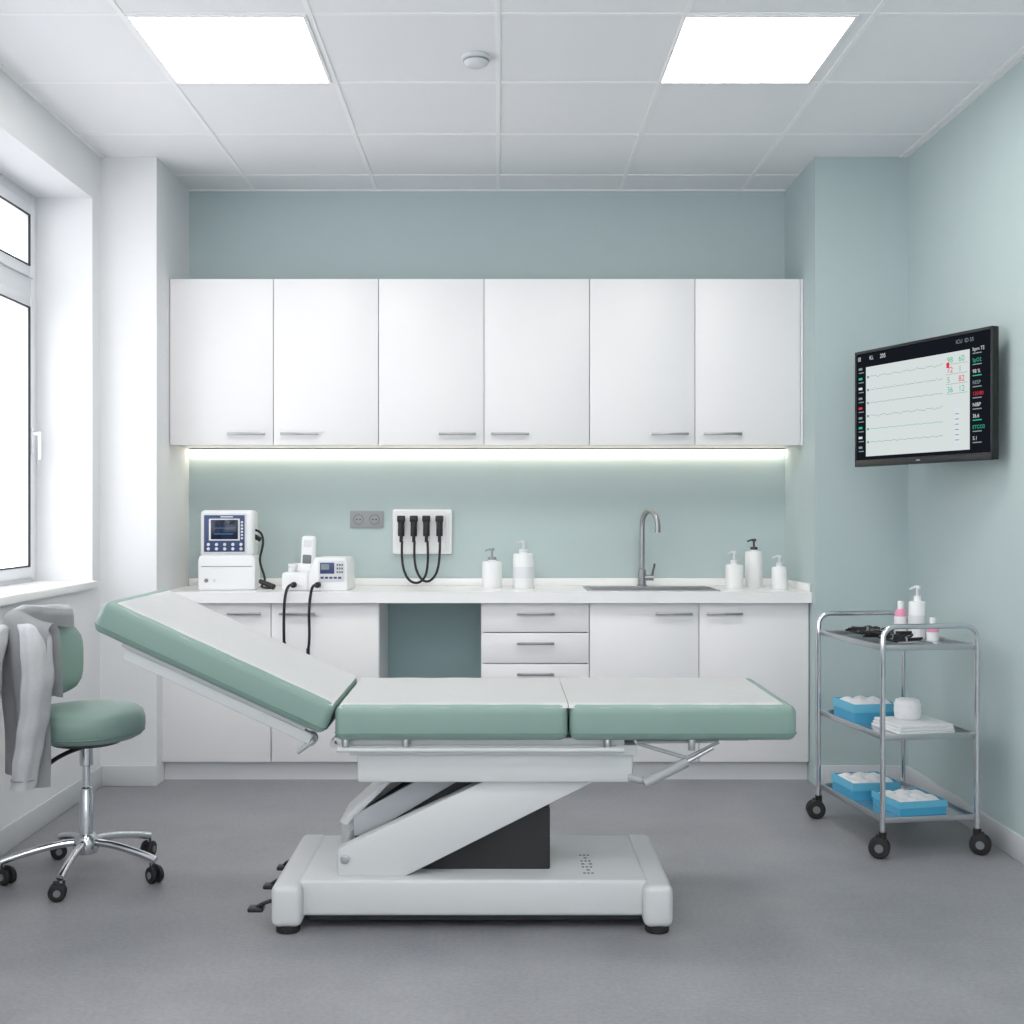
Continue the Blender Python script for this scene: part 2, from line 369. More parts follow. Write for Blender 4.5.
# ------------------------------------------------------------ socket and diagnostic set
sb=1180/6.3
g=Grp('wall_socket',(-0.703,6.3,1.288))
box('plate',X(350,sb),X(383,sb),6.298,6.309,ZP(528,sb),ZP(511,sb),'socket',g,0.003)
for px in (358.5,374.5):
    x=X(px,sb); z=ZP(519.5,sb)
    cyl('outlet_ring',(x,6.2985,z),(x,6.2965,z),0.028,'grayt',g)
    cyl('outlet_well',(x,6.297,z),(x,6.2955,z),0.023,'socket',g)
    for dx in (-0.009,0.009): cyl('outlet_hole',(x+dx,6.296,z),(x+dx,6.2945,z),0.004,'black',g,seg=10)
g=Grp('wall_diagnostic_set',(-0.41,6.28,1.22))
x0,x1=X(393,sb),X(452,sb); z0,z1=ZP(554,sb),ZP(509.5,sb)
box('wall_plate',x0,x1,6.272,6.309,z0,z1,'plastic',g,0.008,3)
box('side_strip',x1-0.035,x1-0.010,6.268,6.274,z0+0.02,z1-0.02,'plastic2',g,0.002)
for i,px in enumerate((402,414.5,427,440)):
    x=X(px,sb); yy=6.245
    box('cradle_%d'%i,x-0.017,x+0.017,6.235,6.272,1.235,1.262,'grayt',g,0.004)
    cyl('scope_handle_%d'%i,(x,yy,ZP(536,sb)),(x,yy,ZP(521,sb)),0.0175,'black',g,bev=0.003)
    cyl('scope_tail_%d'%i,(x,yy,ZP(542,sb)),(x,yy,ZP(536,sb)),0.009,'rubber',g)
    box('scope_head_%d'%i,x-0.021,x+0.021,yy-0.02,yy+0.015,ZP(522,sb),ZP(515.5,sb),'black',g,0.006)
def pp(px,py,y): s=1180/y; return (X(px,s),y,ZP(py,s))
tube('cord_1',[pp(402,541,6.24),pp(401.5,556,6.22),pp(403,572,6.2),pp(411,584,6.19),pp(424,583,6.2),pp(429,568,6.22),pp(427.5,541,6.24)],0.0065,'rubber',g)
tube('cord_2',[pp(414.5,541,6.24),pp(414,556,6.2),pp(415,570,6.18),pp(423,583,6.17),pp(433,581,6.18),pp(440,568,6.2),pp(440,541,6.24)],0.0065,'rubber',g)

# ------------------------------------------------------------ devices on counter
g=Grp('patient_monitor',(-1.365,6.0,ZC),math.radians(6),local=True)
prism('base',[(-0.142,0.0),(0.142,0.0),(0.142,0.155),(0.132,0.175),(-0.132,0.175),(-0.142,0.155)],-0.115,0.12,'plastic',g,0.012)
box('head',-0.132,0.132,-0.105,0.12,0.165,0.400,'plastic',g,0.022,3)
box('fascia',-0.118,0.095,-0.111,-0.10,0.182,0.385,'plastic2',g,0.006)
box('membrane',-0.112,0.088,-0.113,-0.108,0.192,0.376,'navy',g,0.003)
box('bezel',-0.088,0.064,-0.1145,-0.111,0.248,0.358,'plastic2',g,0.003)
box('screen',-0.078,0.055,-0.117,-0.112,0.255,0.352,'lcd',g,0.003)
for i in range(6):
    box('softkey_%d'%i,0.069,0.080,-0.116,-0.111,0.255+0.016*i,0.265+0.016*i,'plastic2',g,0.001)
for j in range(2):
    for i in range(5): cyl('knob_%d_%d'%(j,i),(-0.09+0.04*i,-0.113,0.207+0.022*j),(-0.09+0.04*i,-0.119,0.207+0.022*j),0.008,'plastic2',g,bev=0.002,seg=14)
box('logo_print',-0.03,0.03,-0.1145,-0.112,0.364,0.370,'t_white',g)
box('screen_readout',-0.06,0.03,-0.119,-0.116,0.28,0.283,'t_blue',g); box('screen_readout_2',-0.06,0.04,-0.119,-0.116,0.31,0.312,'t_blue',g)
box('base_slot',-0.125,0.125,-0.1165,-0.113,0.118,0.121,'grayt',g)
cyl('port_1',(-0.10,-0.114,0.05),(-0.10,-0.120,0.05),0.010,'grayt',g); cyl('port_2',(-0.06,-0.114,0.05),(-0.06,-0.120,0.05),0.008,'plastic2',g)
tube('probe_cable',[(0.12,-0.02,0.30),(0.17,-0.05,0.30),(0.18,-0.06,0.22),(0.15,-0.06,0.16),(0.17,-0.08,0.10),(0.20,-0.10,0.03),(0.15,-0.13,0.012),(0.22,-0.14,0.012)],0.006,'rubber',g)
cyl('probe_holder',(0.125,-0.03,0.27),(0.16,-0.03,0.25),0.012,'rubber',g)
cyl('probe',(0.16,-0.1,0.045),(0.235,-0.14,0.016),0.011,'black',g,r2=0.015,bev=0.003)

g=Grp('ultrasound_therapy_unit',(-0.905,5.95,ZC),math.radians(-4),local=True)
prism('console',[(-0.035,0),(0.165,0),(0.165,0.14),(0.155,0.165),(0.0,0.165),(-0.035,0.07)],-0.09,0.11,'plastic',g,0.008)
box('dock_base',-0.165,-0.03,-0.10,0.10,0.0,0.09,'plastic',g,0.014,3)
box('dock_step',-0.15,-0.03,-0.02,0.10,0.085,0.13,'plastic',g,0.012,3)
box('display_bezel',0.02,0.15,-0.0935,-0.088,0.045,0.15,'plastic2',g,0.004)
box('display',0.028,0.10,-0.096,-0.092,0.085,0.14,'navy',g,0.002)
box('display_window',0.034,0.075,-0.097,-0.094,0.105,0.133,'t_grey',g)
for i in range(3):
    for j in range(3): box('key',0.112+0.012*i,0.120+0.012*i,-0.0965,-0.092,0.088+0.018*j,0.098+0.018*j,'grayt',g)
for i in range(5): box('key_low',0.032+0.022*i,0.047+0.022*i,-0.0965,-0.092,0.060,0.070,'navy',g)
T=Matrix.Translation((-0.062,0.03,0.12))@Matrix.Rotation(math.radians(3),4,'Y')
box('handset',-0.035,0.035,-0.025,0.025,-0.02,0.15,'plastic',g,0.016,3,T=T)
box('handset_screen',-0.02,0.02,-0.028,-0.023,0.095,0.13,'plastic2',g,0.004,2,T=T)
box('handset_grip',-0.022,0.022,-0.028,-0.023,0.01,0.055,'grayt',g,0.004,2,T=T)
cyl('applicator',(-0.13,-0.04,0.065),(-0.125,-0.03,0.115),0.02,'plastic2',g,bev=0.004)
cyl('applicator_head',(-0.125,-0.03,0.115),(-0.124,-0.028,0.13),0.024,'plastic',g,bev=0.004)
cyl('cord_port_1',(-0.10,-0.10,0.03),(-0.10,-0.125,0.03),0.014,'rubber',g); cyl('cord_port_2',(0.02,-0.09,0.03),(0.02,-0.125,0.03),0.014,'rubber',g)
tube('cord_1',[(-0.10,-0.12,0.03),(-0.105,-0.19,0.04),(-0.115,-0.224,0.0),(-0.12,-0.228,-0.10),(-0.12,-0.228,-0.2),(-0.118,-0.228,-0.25)],0.007,'rubber',g)
tube('cord_2',[(0.02,-0.12,0.03),(0.015,-0.19,0.04),(0.01,-0.224,0.0),(0.0,-0.226,-0.12),(0.01,-0.228,-0.22),(0.0,-0.228,-0.28)],0.007,'rubber',g)
cyl('plug_1',(-0.118,-0.228,-0.24),(-0.118,-0.228,-0.28),0.009,'black',g); cyl('plug_2',(0.0,-0.228,-0.27),(0.0,-0.228,-0.33),0.009,'black',g)

# ------------------------------------------------------------ examination table
g=Grp('examination_table',(0,4.0,0))
YN0,YF0=3.68,4.32; ym=4.0
def cushion(nm,x0,x1,T=None,zt=0.72,th=0.11):
    bm=bmesh.new(); addbox(bm,x0,x1,YN0,YF0,zt-th,zt,bev=0.026,seg=5,T=None)
    if T: bmesh.ops.transform(bm,matrix=T,verts=bm.verts[:])
    fin(nm,bm,'vinyl',g,smooth=True,ang=60)
    zp=zt-th+0.022; i=-0.0015; c=0.026
    P=[]
    for (cx,cy,a0) in ((x1-c,YF0-c,0),(x0+c,YF0-c,90),(x0+c,YN0+c,180),(x1-c,YN0+c,270)):
        for k in range(5):
            a=math.radians(a0+90*k/4); P.append(Vector((cx+(c-i)*math.cos(a),cy+(c-i)*math.sin(a),zp)))
    if T: P=[T@p for p in P]
    tube(nm+'_piping',[tuple(p) for p in P],0.0018,'piping',g,smooth=False,cyclic=True)
def paper(nm,x0,x1,T=None,zt=0.72):
    bm=bmesh.new(); nx,ny=40,24
    y0,y1=YN0+0.008,YF0-0.008
    V=[]
    for i in range(nx+1):
        r=[]
        for j in range(ny+1):
            x=x0+(x1-x0)*i/nx; y=y0+(y1-y0)*j/ny
            d=min(y-y0,y1-y); z=zt+0.003+0.0008*math.sin(x*37+y*9)*math.sin(y*31)
            if d<0.02: z-= 0.011*((0.02-d)/0.02)**2
            r.append(bm.verts.new((x,y,z)))
        V.append(r)
    for i in range(nx):
        for j in range(ny): bm.faces.new((V[i][j],V[i+1][j],V[i+1][j+1],V[i][j+1]))
    bmesh.ops.solidify(bm,geom=bm.faces[:],thickness=0.002)
    if T: bmesh.ops.transform(bm,matrix=T,verts=bm.verts[:])
    fin(nm,bm,'paper',g,smooth=True,ang=50)
cushion('seat_cushion',-0.511,0.218)
cushion('leg_cushion',0.2245,0.935)
paper('paper_seat',-0.495,0.2195); paper('paper_leg',0.2215,0.895)
TB=Matrix.Translation((-0.505,0,0.72))@Matrix.Rotation(math.radians(24.7),4,'Y')
cushion('back_cushion',-0.797,0.0,T=TB,zt=0.0,th=0.105)
paper('paper_back',-0.760,-0.01,T=TB,zt=0.0)
box('back_frame_plate',-0.70,-0.06,YN0+0.05,YF0-0.05,-0.125,-0.105,'frame',g,0.004,T=TB)
box('back_frame_rail_near',-0.68,-0.03,YN0+0.045,YN0+0.085,-0.158,-0.122,'frame',g,0.006,T=TB)
box('back_frame_rail_far',-0.68,-0.03,YF0-0.085,YF0-0.045,-0.158,-0.122,'frame',g,0.006,T=TB)
for y in (YN0+0.10,YF0-0.10):
    cyl('hinge_lug',(-0.60,y-0.015,0.60),(-0.60,y+0.015,0.60),0.022,'frame2',g)
cyl('back_release_lever',(-0.585,YN0+0.06,0.60),(-0.635,YN0+0.05,0.565),0.008,'frame2',g)
cyl('hinge_shaft',(-0.52,YN0+0.05,0.592),(-0.52,YF0-0.05,0.592),0.012,'steel',g)
box('seat_frame',-0.52,0.40,YN0+0.05,YF0-0.05,0.588,0.612,'frame',g,0.004)
box('leg_frame',0.24,0.80,YN0+0.08,YF0-0.08,0.596,0.612,'frame2',g,0.004)
cyl('side_rail',(-0.505,YN0+0.025,0.578),(0.395,YN0+0.025,0.578),0.008,'frame',g)
cyl('side_rail_far',(-0.505,YF0-0.025,0.578),(0.395,YF0-0.025,0.578),0.008,'frame',g)
for x in (-0.29,0.345,-0.48,0.61):
    cyl('rail_clamp',(x,YN0+0.035,0.575),(x,YN0+0.035,0.612),0.011,'steel',g,bev=0.002)
box('upper_subframe_lip',-0.47,0.44,3.73,4.27,0.555,0.588,'frame',g,0.005)
box('upper_subframe',-0.447,0.428,3.745,4.255,0.466,0.556,'frame',g,0.008)
cyl('leg_strut_a',(0.44,3.74,0.592),(0.60,3.74,0.545),0.006,'frame2',g)
cyl('leg_strut_b',(0.60,3.74,0.545),(0.70,3.74,0.596),0.006,'frame2',g)
cyl('leg_strut_c',(0.44,3.74,0.596),(0.69,3.74,0.598),0.005,'frame2',g)
cyl('leg_gas_spring',(0.46,3.72,0.468),(0.60,3.735,0.535),0.016,'frame2',g,bev=0.003)
cyl('leg_gas_rod',(0.60,3.735,0.535),(0.68,3.735,0.58),0.007,'steel',g)
cyl('spring_pivot',(0.415,3.75,0.482),(0.46,3.735,0.475),0.012,'frame2',g)
def beam(nm,x0,x1):
    bm=bmesh.new(); addbox(bm,x0,x1,3.69,4.30,0.022,0.155,bev=0.022,seg=4)
    fin(nm,bm,'frame',g,smooth=True,ang=50)
beam('base_beam_head',-0.712,-0.616); beam('base_beam_foot',0.457,0.550)
box('base_plate',-0.63,0.475,3.735,4.265,0.045,0.160,'frame',g,0.012,3)
box('base_skirt',-0.60,0.45,3.75,4.25,0.03,0.05,'black',g)
for x in (-0.664,0.503):
    for y in (3.735,4.255): cyl('foot_pad',(x,y,0),(x,y,0.026),0.038,'rubber',g,bev=0.004)
arm=[(-0.513,0.158),(-0.298,0.158),(0.325,0.47),(-0.03,0.47),(-0.513,0.245)]
prism('lift_arm_near',arm,3.775,3.835,'frame',g,0.006)
prism('lift_arm_far',[(x-0.04,z) for x,z in arm],4.165,4.225,'frame',g,0.006)
prism('lift_link_cheek',[(-0.52,0.158),(-0.44,0.158),(-0.44,0.30),(-0.20,0.47),(-0.345,0.47),(-0.52,0.31)],4.05,4.10,'frame',g,0.006)
prism('link_cover_top',[(-0.52,0.31),(-0.345,0.47),(-0.320,0.47),(-0.495,0.30)],3.86,4.05,'frame',g,0.003)
prism('inner_cover',[(-0.47,0.20),(-0.28,0.20),(0.05,0.466),(-0.23,0.466),(-0.47,0.30)],3.87,4.05,'bellows',g,0.006)
prism('inner_link_near',[(-0.47,0.27),(-0.43,0.27),(-0.10,0.466),(-0.235,0.466),(-0.47,0.335)],3.845,3.868,'frame2',g,0.003)
cyl('arm_pivot_bolt',(-0.49,3.765,0.215),(-0.49,3.778,0.215),0.014,'steel',g,bev=0.002)
cyl('arm_cross_shaft',(-0.49,3.78,0.215),(-0.49,4.22,0.215),0.02,'frame2',g)
box('actuator_cover',-0.30,0.17,3.85,4.15,0.158,0.36,'bellows',g,0.006)
for y,z,l in ((3.735,0.085,0.055),(3.93,0.095,0.045),(4.12,0.10,0.035)):
    tube('foot_pedal_arm',[(-0.69,y,z+0.015),(-0.72,y,z+0.012),(-0.75,y,z),(-0.71-l,y,z-0.012)],0.006,'black',g)
    box('foot_pedal_pad',-0.735-l,-0.695-l+0.01,y-0.022,y+0.022,z-0.022,z-0.008,'black',g,0.005)
for i in range(7):
    for j in range(3):
        if (i*3+j*2)%4!=3: box('base_print',0.275+0.013*j,0.283+0.013*j+0.003*(i%2),3.80+0.033*i,3.814+0.033*i,0.1595,0.1604,'grayt',g)

# ------------------------------------------------------------ stool with jacket
cx,cy=-1.5,4.3
g=Grp('rolling_stool',(cx,cy,0))
lathe('seat_cushion',[(0,0.505),(0.175,0.505),(0.195,0.515),(0.207,0.54),(0.207,0.575),(0.199,0.598),(0.178,0.612),(0.10,0.618),(0,0.619)],(cx,cy,0),'vinyl',g,seg=48,ang=70)
lathe('seat_piping',[(0.200,0.523),(0.206,0.527),(0.204,0.531)],(cx,cy,0),'piping',g,seg=48)
lathe('seat_pan',[(0,0.485),(0.12,0.485),(0.15,0.506),(0,0.506)],(cx,cy,0),'black',g)
lathe('gas_column',[(0,0.10),(0.024,0.10),(0.024,0.30),(0.020,0.31),(0.020,0.32),(0.014,0.325),(0.014,0.40),(0.024,0.405),(0.024,0.486),(0,0.486)],(cx,cy,0),'chrome',g)
lathe('hub',[(0,0.085),(0.04,0.085),(0.045,0.10),(0.045,0.135),(0.03,0.155),(0,0.155)],(cx,cy,0),'chrome',g)
tube('height_lever',[(cx,cy-0.02,0.475),(cx-0.04,cy-0.12,0.470),(cx-0.06,cy-0.18,0.46),(cx-0.09,cy-0.21,0.42)],0.008,'black',g)
def castor(g,x,y,ang,r=0.027,top=0.085):
    d=Vector((math.cos(ang),math.sin(ang),0)); n=Vector((-d.y,d.x,0)); c=Vector((x,y,0))+d*0.012+Vector((0,0,r))
    for sg in (-1,1):
        cyl('castor_wheel',c+n*sg*0.006,c+n*sg*0.022,r,'rubber',g,bev=0.005,seg=28)
        cyl('castor_hub',c+n*sg*0.021,c+n*sg*0.0245,r*0.4,'grayt',g,seg=20)
    cyl('castor_axle',c-n*0.018,c+n*0.018,0.004,'steel',g,seg=10)
    T=Matrix.Translation((x,y,0))@Matrix.Rotation(ang,4,'Z')
    box('castor_fork',-0.014,0.026,-0.0055,0.0055,r*0.9,r*2+0.008,'black',g,0.002,T=T)
    cyl('castor_stem',(x,y,r*2),(x,y,top),0.007,'steel',g,seg=12)
for k in range(5):
    a=math.radians(-88+72*k); R=0.275
    ex,ey=cx+R*math.cos(a),cy+R*math.sin(a)
    tube('base_spoke_%d'%k,[(cx+0.03*math.cos(a),cy+0.03*math.sin(a),0.125),(cx+0.10*math.cos(a),cy+0.10*math.sin(a),0.125),(cx+0.2*math.cos(a),cy+0.2*math.sin(a),0.105),(ex,ey,0.085),(ex+0.012*math.cos(a),ey+0.012*math.sin(a),0.08)],0.0135,'chrome',g)
    castor(g,ex,ey,a+0.9*(k-1.5),r=0.030,top=0.085)
def arc_shell(nm,r0,r1,a0,a1,z0,z1,m,g,lean=0.05,bev=0.016):
    bm=bmesh.new(); n=20; nz=8; V={}
    for s,r in ((0,r0),(1,r1)):
        for i in range(n+1):
            for j in range(nz+1):
                u=i/n*2-1; v=j/nz*2-1
                t=abs(u)**4; sh=1-0.22*t
                a=math.radians((a0+a1)/2+(a1-a0)/2*u*(1-0.12*abs(v)**4))
                z=(z0+z1)/2+(z1-z0)/2*v*sh
                edge=max(abs(u),abs(v))**8
                rr=r+(0.5*(r1-r0)*0.7*edge)*(1 if s==0 else -1)+lean*(z-z0)
                V[s,i,j]=bm.verts.new((cx+rr*math.cos(a),cy+rr*math.sin(a),z))
    for i in range(n):
        for j in range(nz):
            for s in (0,1): bm.faces.new((V[s,i,j],V[s,i+1,j],V[s,i+1,j+1],V[s,i,j+1]))
    for i in range(n):
        for j in (0,nz): bm.faces.new((V[0,i,j],V[0,i+1,j],V[1,i+1,j],V[1,i,j]))
    for j in range(nz):
        for i in (0,n): bm.faces.new((V[0,i,j],V[0,i,j+1],V[1,i,j+1],V[1,i,j]))
    return fin(nm,bm,m,g,smooth=True,ang=70)
arc_shell('backrest_pad',0.185,0.225,112,225,0.635,0.915,'vinyl',g,lean=0.12)
tube('backrest_bracket',[(cx-0.08,cy+0.03,0.48),(cx-0.17,cy+0.06,0.47),(cx-0.235,cy+0.09,0.50),(cx-0.235,cy+0.09,0.62),(cx-0.235,cy+0.09,0.74)],0.014,'black',g)
# jacket draped over the backrest
g=Grp('draped_jacket',(cx-0.26,cy-0.05,0.94))
def sm(t): t=max(0,min(1,t)); return t*t*(3-2*t)
bm=bmesh.new(); n=110; nz=60; V=[]
for i in range(n+1):
    u=i/n; a=math.radians(122+ (262-122)*u); col=[]
    inner=0.045+0.20*sm((u-0.22)/0.3)
    drop=0.20+0.345*sm((u-0.05)/0.3)+0.012*math.sin(u*9+1)
    top=0.935+0.020*sm(u/0.3)-0.035*sm((u-0.70)/0.30)
    Ltot=inner+0.06+drop
    for j in range(nz+1):
        s=j/nz*Ltot
        fold=0.009*math.sin(u*22+1.2*math.sin(j/nz*3))+0.004*math.sin(u*47+1.3+j*0.03)
        if s<inner:
            z=top-(inner-s); r=0.185+0.12*(z-0.66)-0.018+fold*0.3
        elif s<inner+0.06:
            t=(s-inner)/0.06
            r=(0.185+0.12*(top-0.66)-0.018)*(1-t)+(0.225+0.12*(top-0.66)+0.018)*t; z=top+0.022*math.sin(math.pi*t)
        else:
            dd=s-inner-0.06; z=top-dd
            r=0.225+0.12*(top-0.66)+0.018+0.012*sm(dd/0.12)-0.03*sm((dd-0.12)/0.35)+fold*sm(dd/0.25)*1.2
        col.append(bm.verts.new((cx+r*math.cos(a),cy+r*math.sin(a),z)))
    V.append(col)
for i in range(n):
    for j in range(nz): bm.faces.new((V[i][j],V[i+1][j],V[i+1][j+1],V[i][j+1]))
bmesh.ops.solidify(bm,geom=bm.faces[:],thickness=0.007)
fin('jacket_body',bm,'jacket',g,smooth=True,ang=80)
def sleeve(nm,pts,rs,flat=0.62):
    seg=28; N=60
    P=[Vector(p) for p in pts]
    def cr_(p0,p1,p2,p3,t): return 0.5*((2*p1)+(p2-p0)*t+(2*p0-5*p1+4*p2-p3)*t*t+(3*p1-p0-3*p2+p3)*t**3)
    bm=bmesh.new(); rings=[]
    for k in range(N+1):
        t=k/N*(len(P)-1); i=min(int(t),len(P)-2); f=t-i
        c=cr_(P[max(i-1,0)],P[i],P[i+1],P[min(i+2,len(P)-1)],f); r=rs[i]*(1-f)+rs[i+1]*f
        if k<4: r*=[0.3,0.65,0.85,0.96][k]
        row=[]
        for q in range(seg):
            th=2*math.pi*q/seg
            cre=0.0022*math.sin(k*0.55+1.6*math.sin(th+0.5))
            # long pressed folds running down the sleeve
            rr=r+cre+0.0035*math.sin(4*th+0.6)+0.002*math.sin(7*th+k*0.05)
            row.append(bm.verts.new((c.x+rr*flat*math.cos(th),c.y+rr*math.sin(th)*0.9,c.z)))
        rings.append(row)
    for a,b2 in zip(rings,rings[1:]):
        for q in range(seg): bm.faces.new((a[q],a[(q+1)%seg],b2[(q+1)%seg],b2[q]))
    bm.faces.new(rings[0]); bm.faces.new(rings[-1][::-1])
    fin(nm,bm,'jacket',g,smooth=True,ang=80)
    # cuff seam
    c=P[-1]; r=rs[-1]
    pts2=[(c.x+(r+0.001)*flat*math.cos(2*math.pi*q/20),c.y+(r+0.001)*0.9*math.sin(2*math.pi*q/20),c.z+0.03) for q in range(20)]
    tube(nm+'_cuff_seam',pts2,0.003,'jseam',g,smooth=False,cyclic=True)
sleeve('sleeve_1',[(-1.625,4.10,0.945),(-1.590,4.055,0.89),(-1.572,4.03,0.76),(-1.580,4.02,0.62),(-1.600,4.02,0.50),(-1.615,4.02,0.385)],[0.050,0.060,0.060,0.057,0.053,0.049],0.80)
sleeve('sleeve_2',[(-1.745,4.13,0.93),(-1.755,4.07,0.87),(-1.765,4.045,0.72),(-1.765,4.04,0.58),(-1.76,4.035,0.46),(-1.755,4.035,0.36)],[0.050,0.064,0.063,0.060,0.056,0.052],0.85)
P=[]
for k in range(13):
    a=math.radians(125+ (232-125)*k/12); r=0.240+0.004*math.sin(k*1.7)
    P.append((cx+r*math.cos(a),cy+r*math.sin(a),0.955+0.012*sm(k/4)-0.020*sm((k-7)/5)+0.004*math.sin(k*1.4)))
tube('collar_roll',P,0.015,'jacket',g)

# ------------------------------------------------------------ trolley
tr=math.radians(8.2)
TL=(1.622,4.84,0)
g=Grp('medical_trolley',TL,tr,local=True)
W,D=0.194,0.298; r=0.0105; ZTp=0.885
for sy in (-1,1):
    y=sy*D
    pts=[(-W,y,0.085),(-W,y,0.3),(-W,y,0.6),(-W,y,0.80)]
    c=0.05
    for k in range(1,6):
        a=math.pi-k*math.pi/10; pts.append((-W+c+c*math.cos(a),y,ZTp-c+c*math.sin(a)))
    for k in range(0,5):
        a=math.pi/2-k*math.pi/10; pts.append((W-c+c*math.cos(a),y,ZTp-c+c*math.sin(a)))
    pts+=[(W,y,0.80),(W,y,0.6),(W,y,0.3),(W,y,0.085)]
    tube('hoop_frame',pts,r,'chrome',g,smooth=False)
for k,z in enumerate((0.796,0.452,0.135)):
    box('shelf_%d'%k,-W+0.008,W-0.008,-D+0.008,D-0.008,z,z+0.004,'shelf',g)
    t=0.006
    boxes('shelf_rim_%d'%k,[(-W+0.004,-W+0.004+t,-D+.004,D-.004,z-0.004,z+0.018),(W-0.004-t,W-0.004,-D+.004,D-.004,z-0.004,z+0.018),(-W+.004,W-.004,-D+.004,-D+.004+t,z-0.004,z+0.018),(-W+.004,W-.004,D-.004-t,D-.004,z-0.004,z+0.018)],'steel',g,0.0015)
for i,(sx,sy) in enumerate(((-1,-1),(1,-1),(-1,1),(1,1))):
    castor(g,sx*W,sy*D,[2.6,-0.6,2.9,0.4][i],r=0.040,top=0.10)
    cyl('castor_collar',(sx*W,sy*D,0.08),(sx*W,sy*D,0.10),0.015,'black',g)
RT=Matrix.Translation(TL)@Matrix.Rotation(tr,4,'Z')
def onT(x,y,z): return tuple(RT@Vector((x,y,z)))
p=onT(0.130,0.05,0.8005)
pump('pump_bottle',p[0],p[1],0.034,0.155,z=p[2],pm='plastic',hp=0.055,label='plastic2')
p=onT(0.098,0.13,0.8005)
gb=Grp('lotion_bottle',p)
lathe('bottle',[(0,0),(0.024,0),(0.025,0.004),(0.025,0.10),(0.015,0.115),(0.012,0.118),(0,0.118)],p,'pink',gb)
lathe('cap',[(0,0),(0.013,0),(0.013,0.028),(0.009,0.032),(0,0.032)],(p[0],p[1],p[2]+0.117),'plastic',gb)
lathe('label',[(0.0255,0.02),(0.0262,0.02),(0.0262,0.085),(0.0255,0.085)],p,'plastic',gb)
p=onT(0.150,0.17,0.8005)
gb=Grp('ointment_jar',p)
lathe('jar',[(0,0),(0.03,0),(0.032,0.003),(0.032,0.05),(0.028,0.055),(0,0.055)],p,'plastic',gb)
lathe('lid',[(0,0),(0.033,0),(0.033,0.02),(0.03,0.023),(0,0.023)],(p[0],p[1],p[2]+0.054),'plastic2',gb)
p=onT(0.150,-0.04,0.8005)
gb=Grp('small_bottle',p)
lathe('bottle',[(0,0),(0.022,0),(0.023,0.003),(0.023,0.06),(0.01,0.07),(0.01,0.075),(0,0.075)],p,'plastic',gb)
lathe('label',[(0.0233,0.035),(0.024,0.035),(0.024,0.058),(0.0233,0.058)],p,'pink',gb)
lathe('cap',[(0,0),(0.012,0),(0.012,0.02),(0,0.02)],(p[0],p[1],p[2]+0.074),'plastic',gb)
gi=Grp('instrument_tray',TL,tr,local=True)
zt_=0.801
boxes('tray',[(-0.165,0.06,-0.20,0.22,zt_,zt_+0.003),(-0.168,-0.163,-0.203,0.223,zt_,zt_+0.010),(0.058,0.063,-0.203,0.223,zt_,zt_+0.010),(-0.168,0.063,-0.205,-0.20,zt_,zt_+0.010),(-0.168,0.063,0.22,0.225,zt_,zt_+0.010)],'steel',gi)
gs=Grp('surgical_instruments',TL,tr,local=True)
for i in range(8):
    y=-0.17+0.050*i; z=zt_+0.016+0.009*(i%3); a=0.45*math.sin(i*2.1); fl=1 if i%2 else -1
    def q(u,v,dz=0): u=u*fl; return (-0.052+u*math.cos(a)-v*math.sin(a),y+u*math.sin(a)+v*math.cos(a),z+dz)
    tube('blade_a_%d'%i,[q(-0.085,0.008,0.002),q(-0.02,0.003),q(0.03,-0.010)],0.005,'mask',gs)
    tube('blade_b_%d'%i,[q(-0.085,-0.006,.008),q(-0.02,-0.003,.005),q(0.03,0.010,.006)],0.005,'black',gs)
    cyl('pivot_%d'%i,q(-0.02,0,-0.004),q(-0.02,0,0.012),0.006,'steel',gs,seg=12)
    for sg in (-1,1):
        ring=[q(0.050+0.020*math.cos(t*math.pi/6),sg*0.019+0.016*math.sin(t*math.pi/6),.003+0.006*math.cos(t*math.pi/6)) for t in range(12)]
        tube('finger_ring_%d_%d'%(i,sg+1),ring,0.0042,'black',gs,smooth=False,cyclic=True)
def supply(name,x,y,z,w,d,h,m='blue',rot=0.0):
    px=onT(x,y,z); gg=Grp(name,px,tr+rot,local=True)
    t=0.003
    boxes('box_walls',[(-w/2,w/2,-d/2,d/2,0,t),(-w/2,-w/2+t,-d/2,d/2,t,h),(w/2-t,w/2,-d/2,d/2,t,h),(-w/2+t,w/2-t,-d/2,-d/2+t,t,h),(-w/2+t,w/2-t,d/2-t,d/2,t,h)],m,gg)
    boxes('box_rim',[(-w/2-.004,w/2+.004,-d/2-.004,-d/2,h*0.55,h),(-w/2-.004,w/2+.004,d/2,d/2+.004,h*.55,h),(-w/2-.004,-w/2,-d/2,d/2,h*.55,h),(w/2,w/2+.004,-d/2,d/2,h*.55,h)],'cyanbox',gg)
    bm=bmesh.new(); nx,ny=28,28; VV=[]
    for i in range(nx+1):
        rr=[]
        for j in range(ny+1):
            u=i/nx;v=j/ny
            zz=h-0.010+0.026*(0.3+0.7*abs(math.sin(u*11+v*3))*abs(math.sin(v*9+u*2)))*math.sin(math.pi*u)**0.3*math.sin(math.pi*v)**0.3
            rr.append(bm.verts.new((-w/2+t+(w-2*t)*u,-d/2+t+(d-2*t)*v,zz)))
        VV.append(rr)
    for i in range(nx):
        for j in range(ny): bm.faces.new((VV[i][j],VV[i+1][j],VV[i+1][j+1],VV[i][j+1]))
    fin('folded_gauze',bm,'cotton',gg,smooth=True,ang=70)
    return gg
zm=0.4565; zb_=0.1395
supply('glove_box',-0.055,0.14,zm,0.19,0.20,0.075)
supply('gauze_box',-0.06,0.13,zb_,0.20,0.20,0.07)
supply('gauze_box',0.0,-0.13,zb_,0.20,0.20,0.055,rot=0.08)
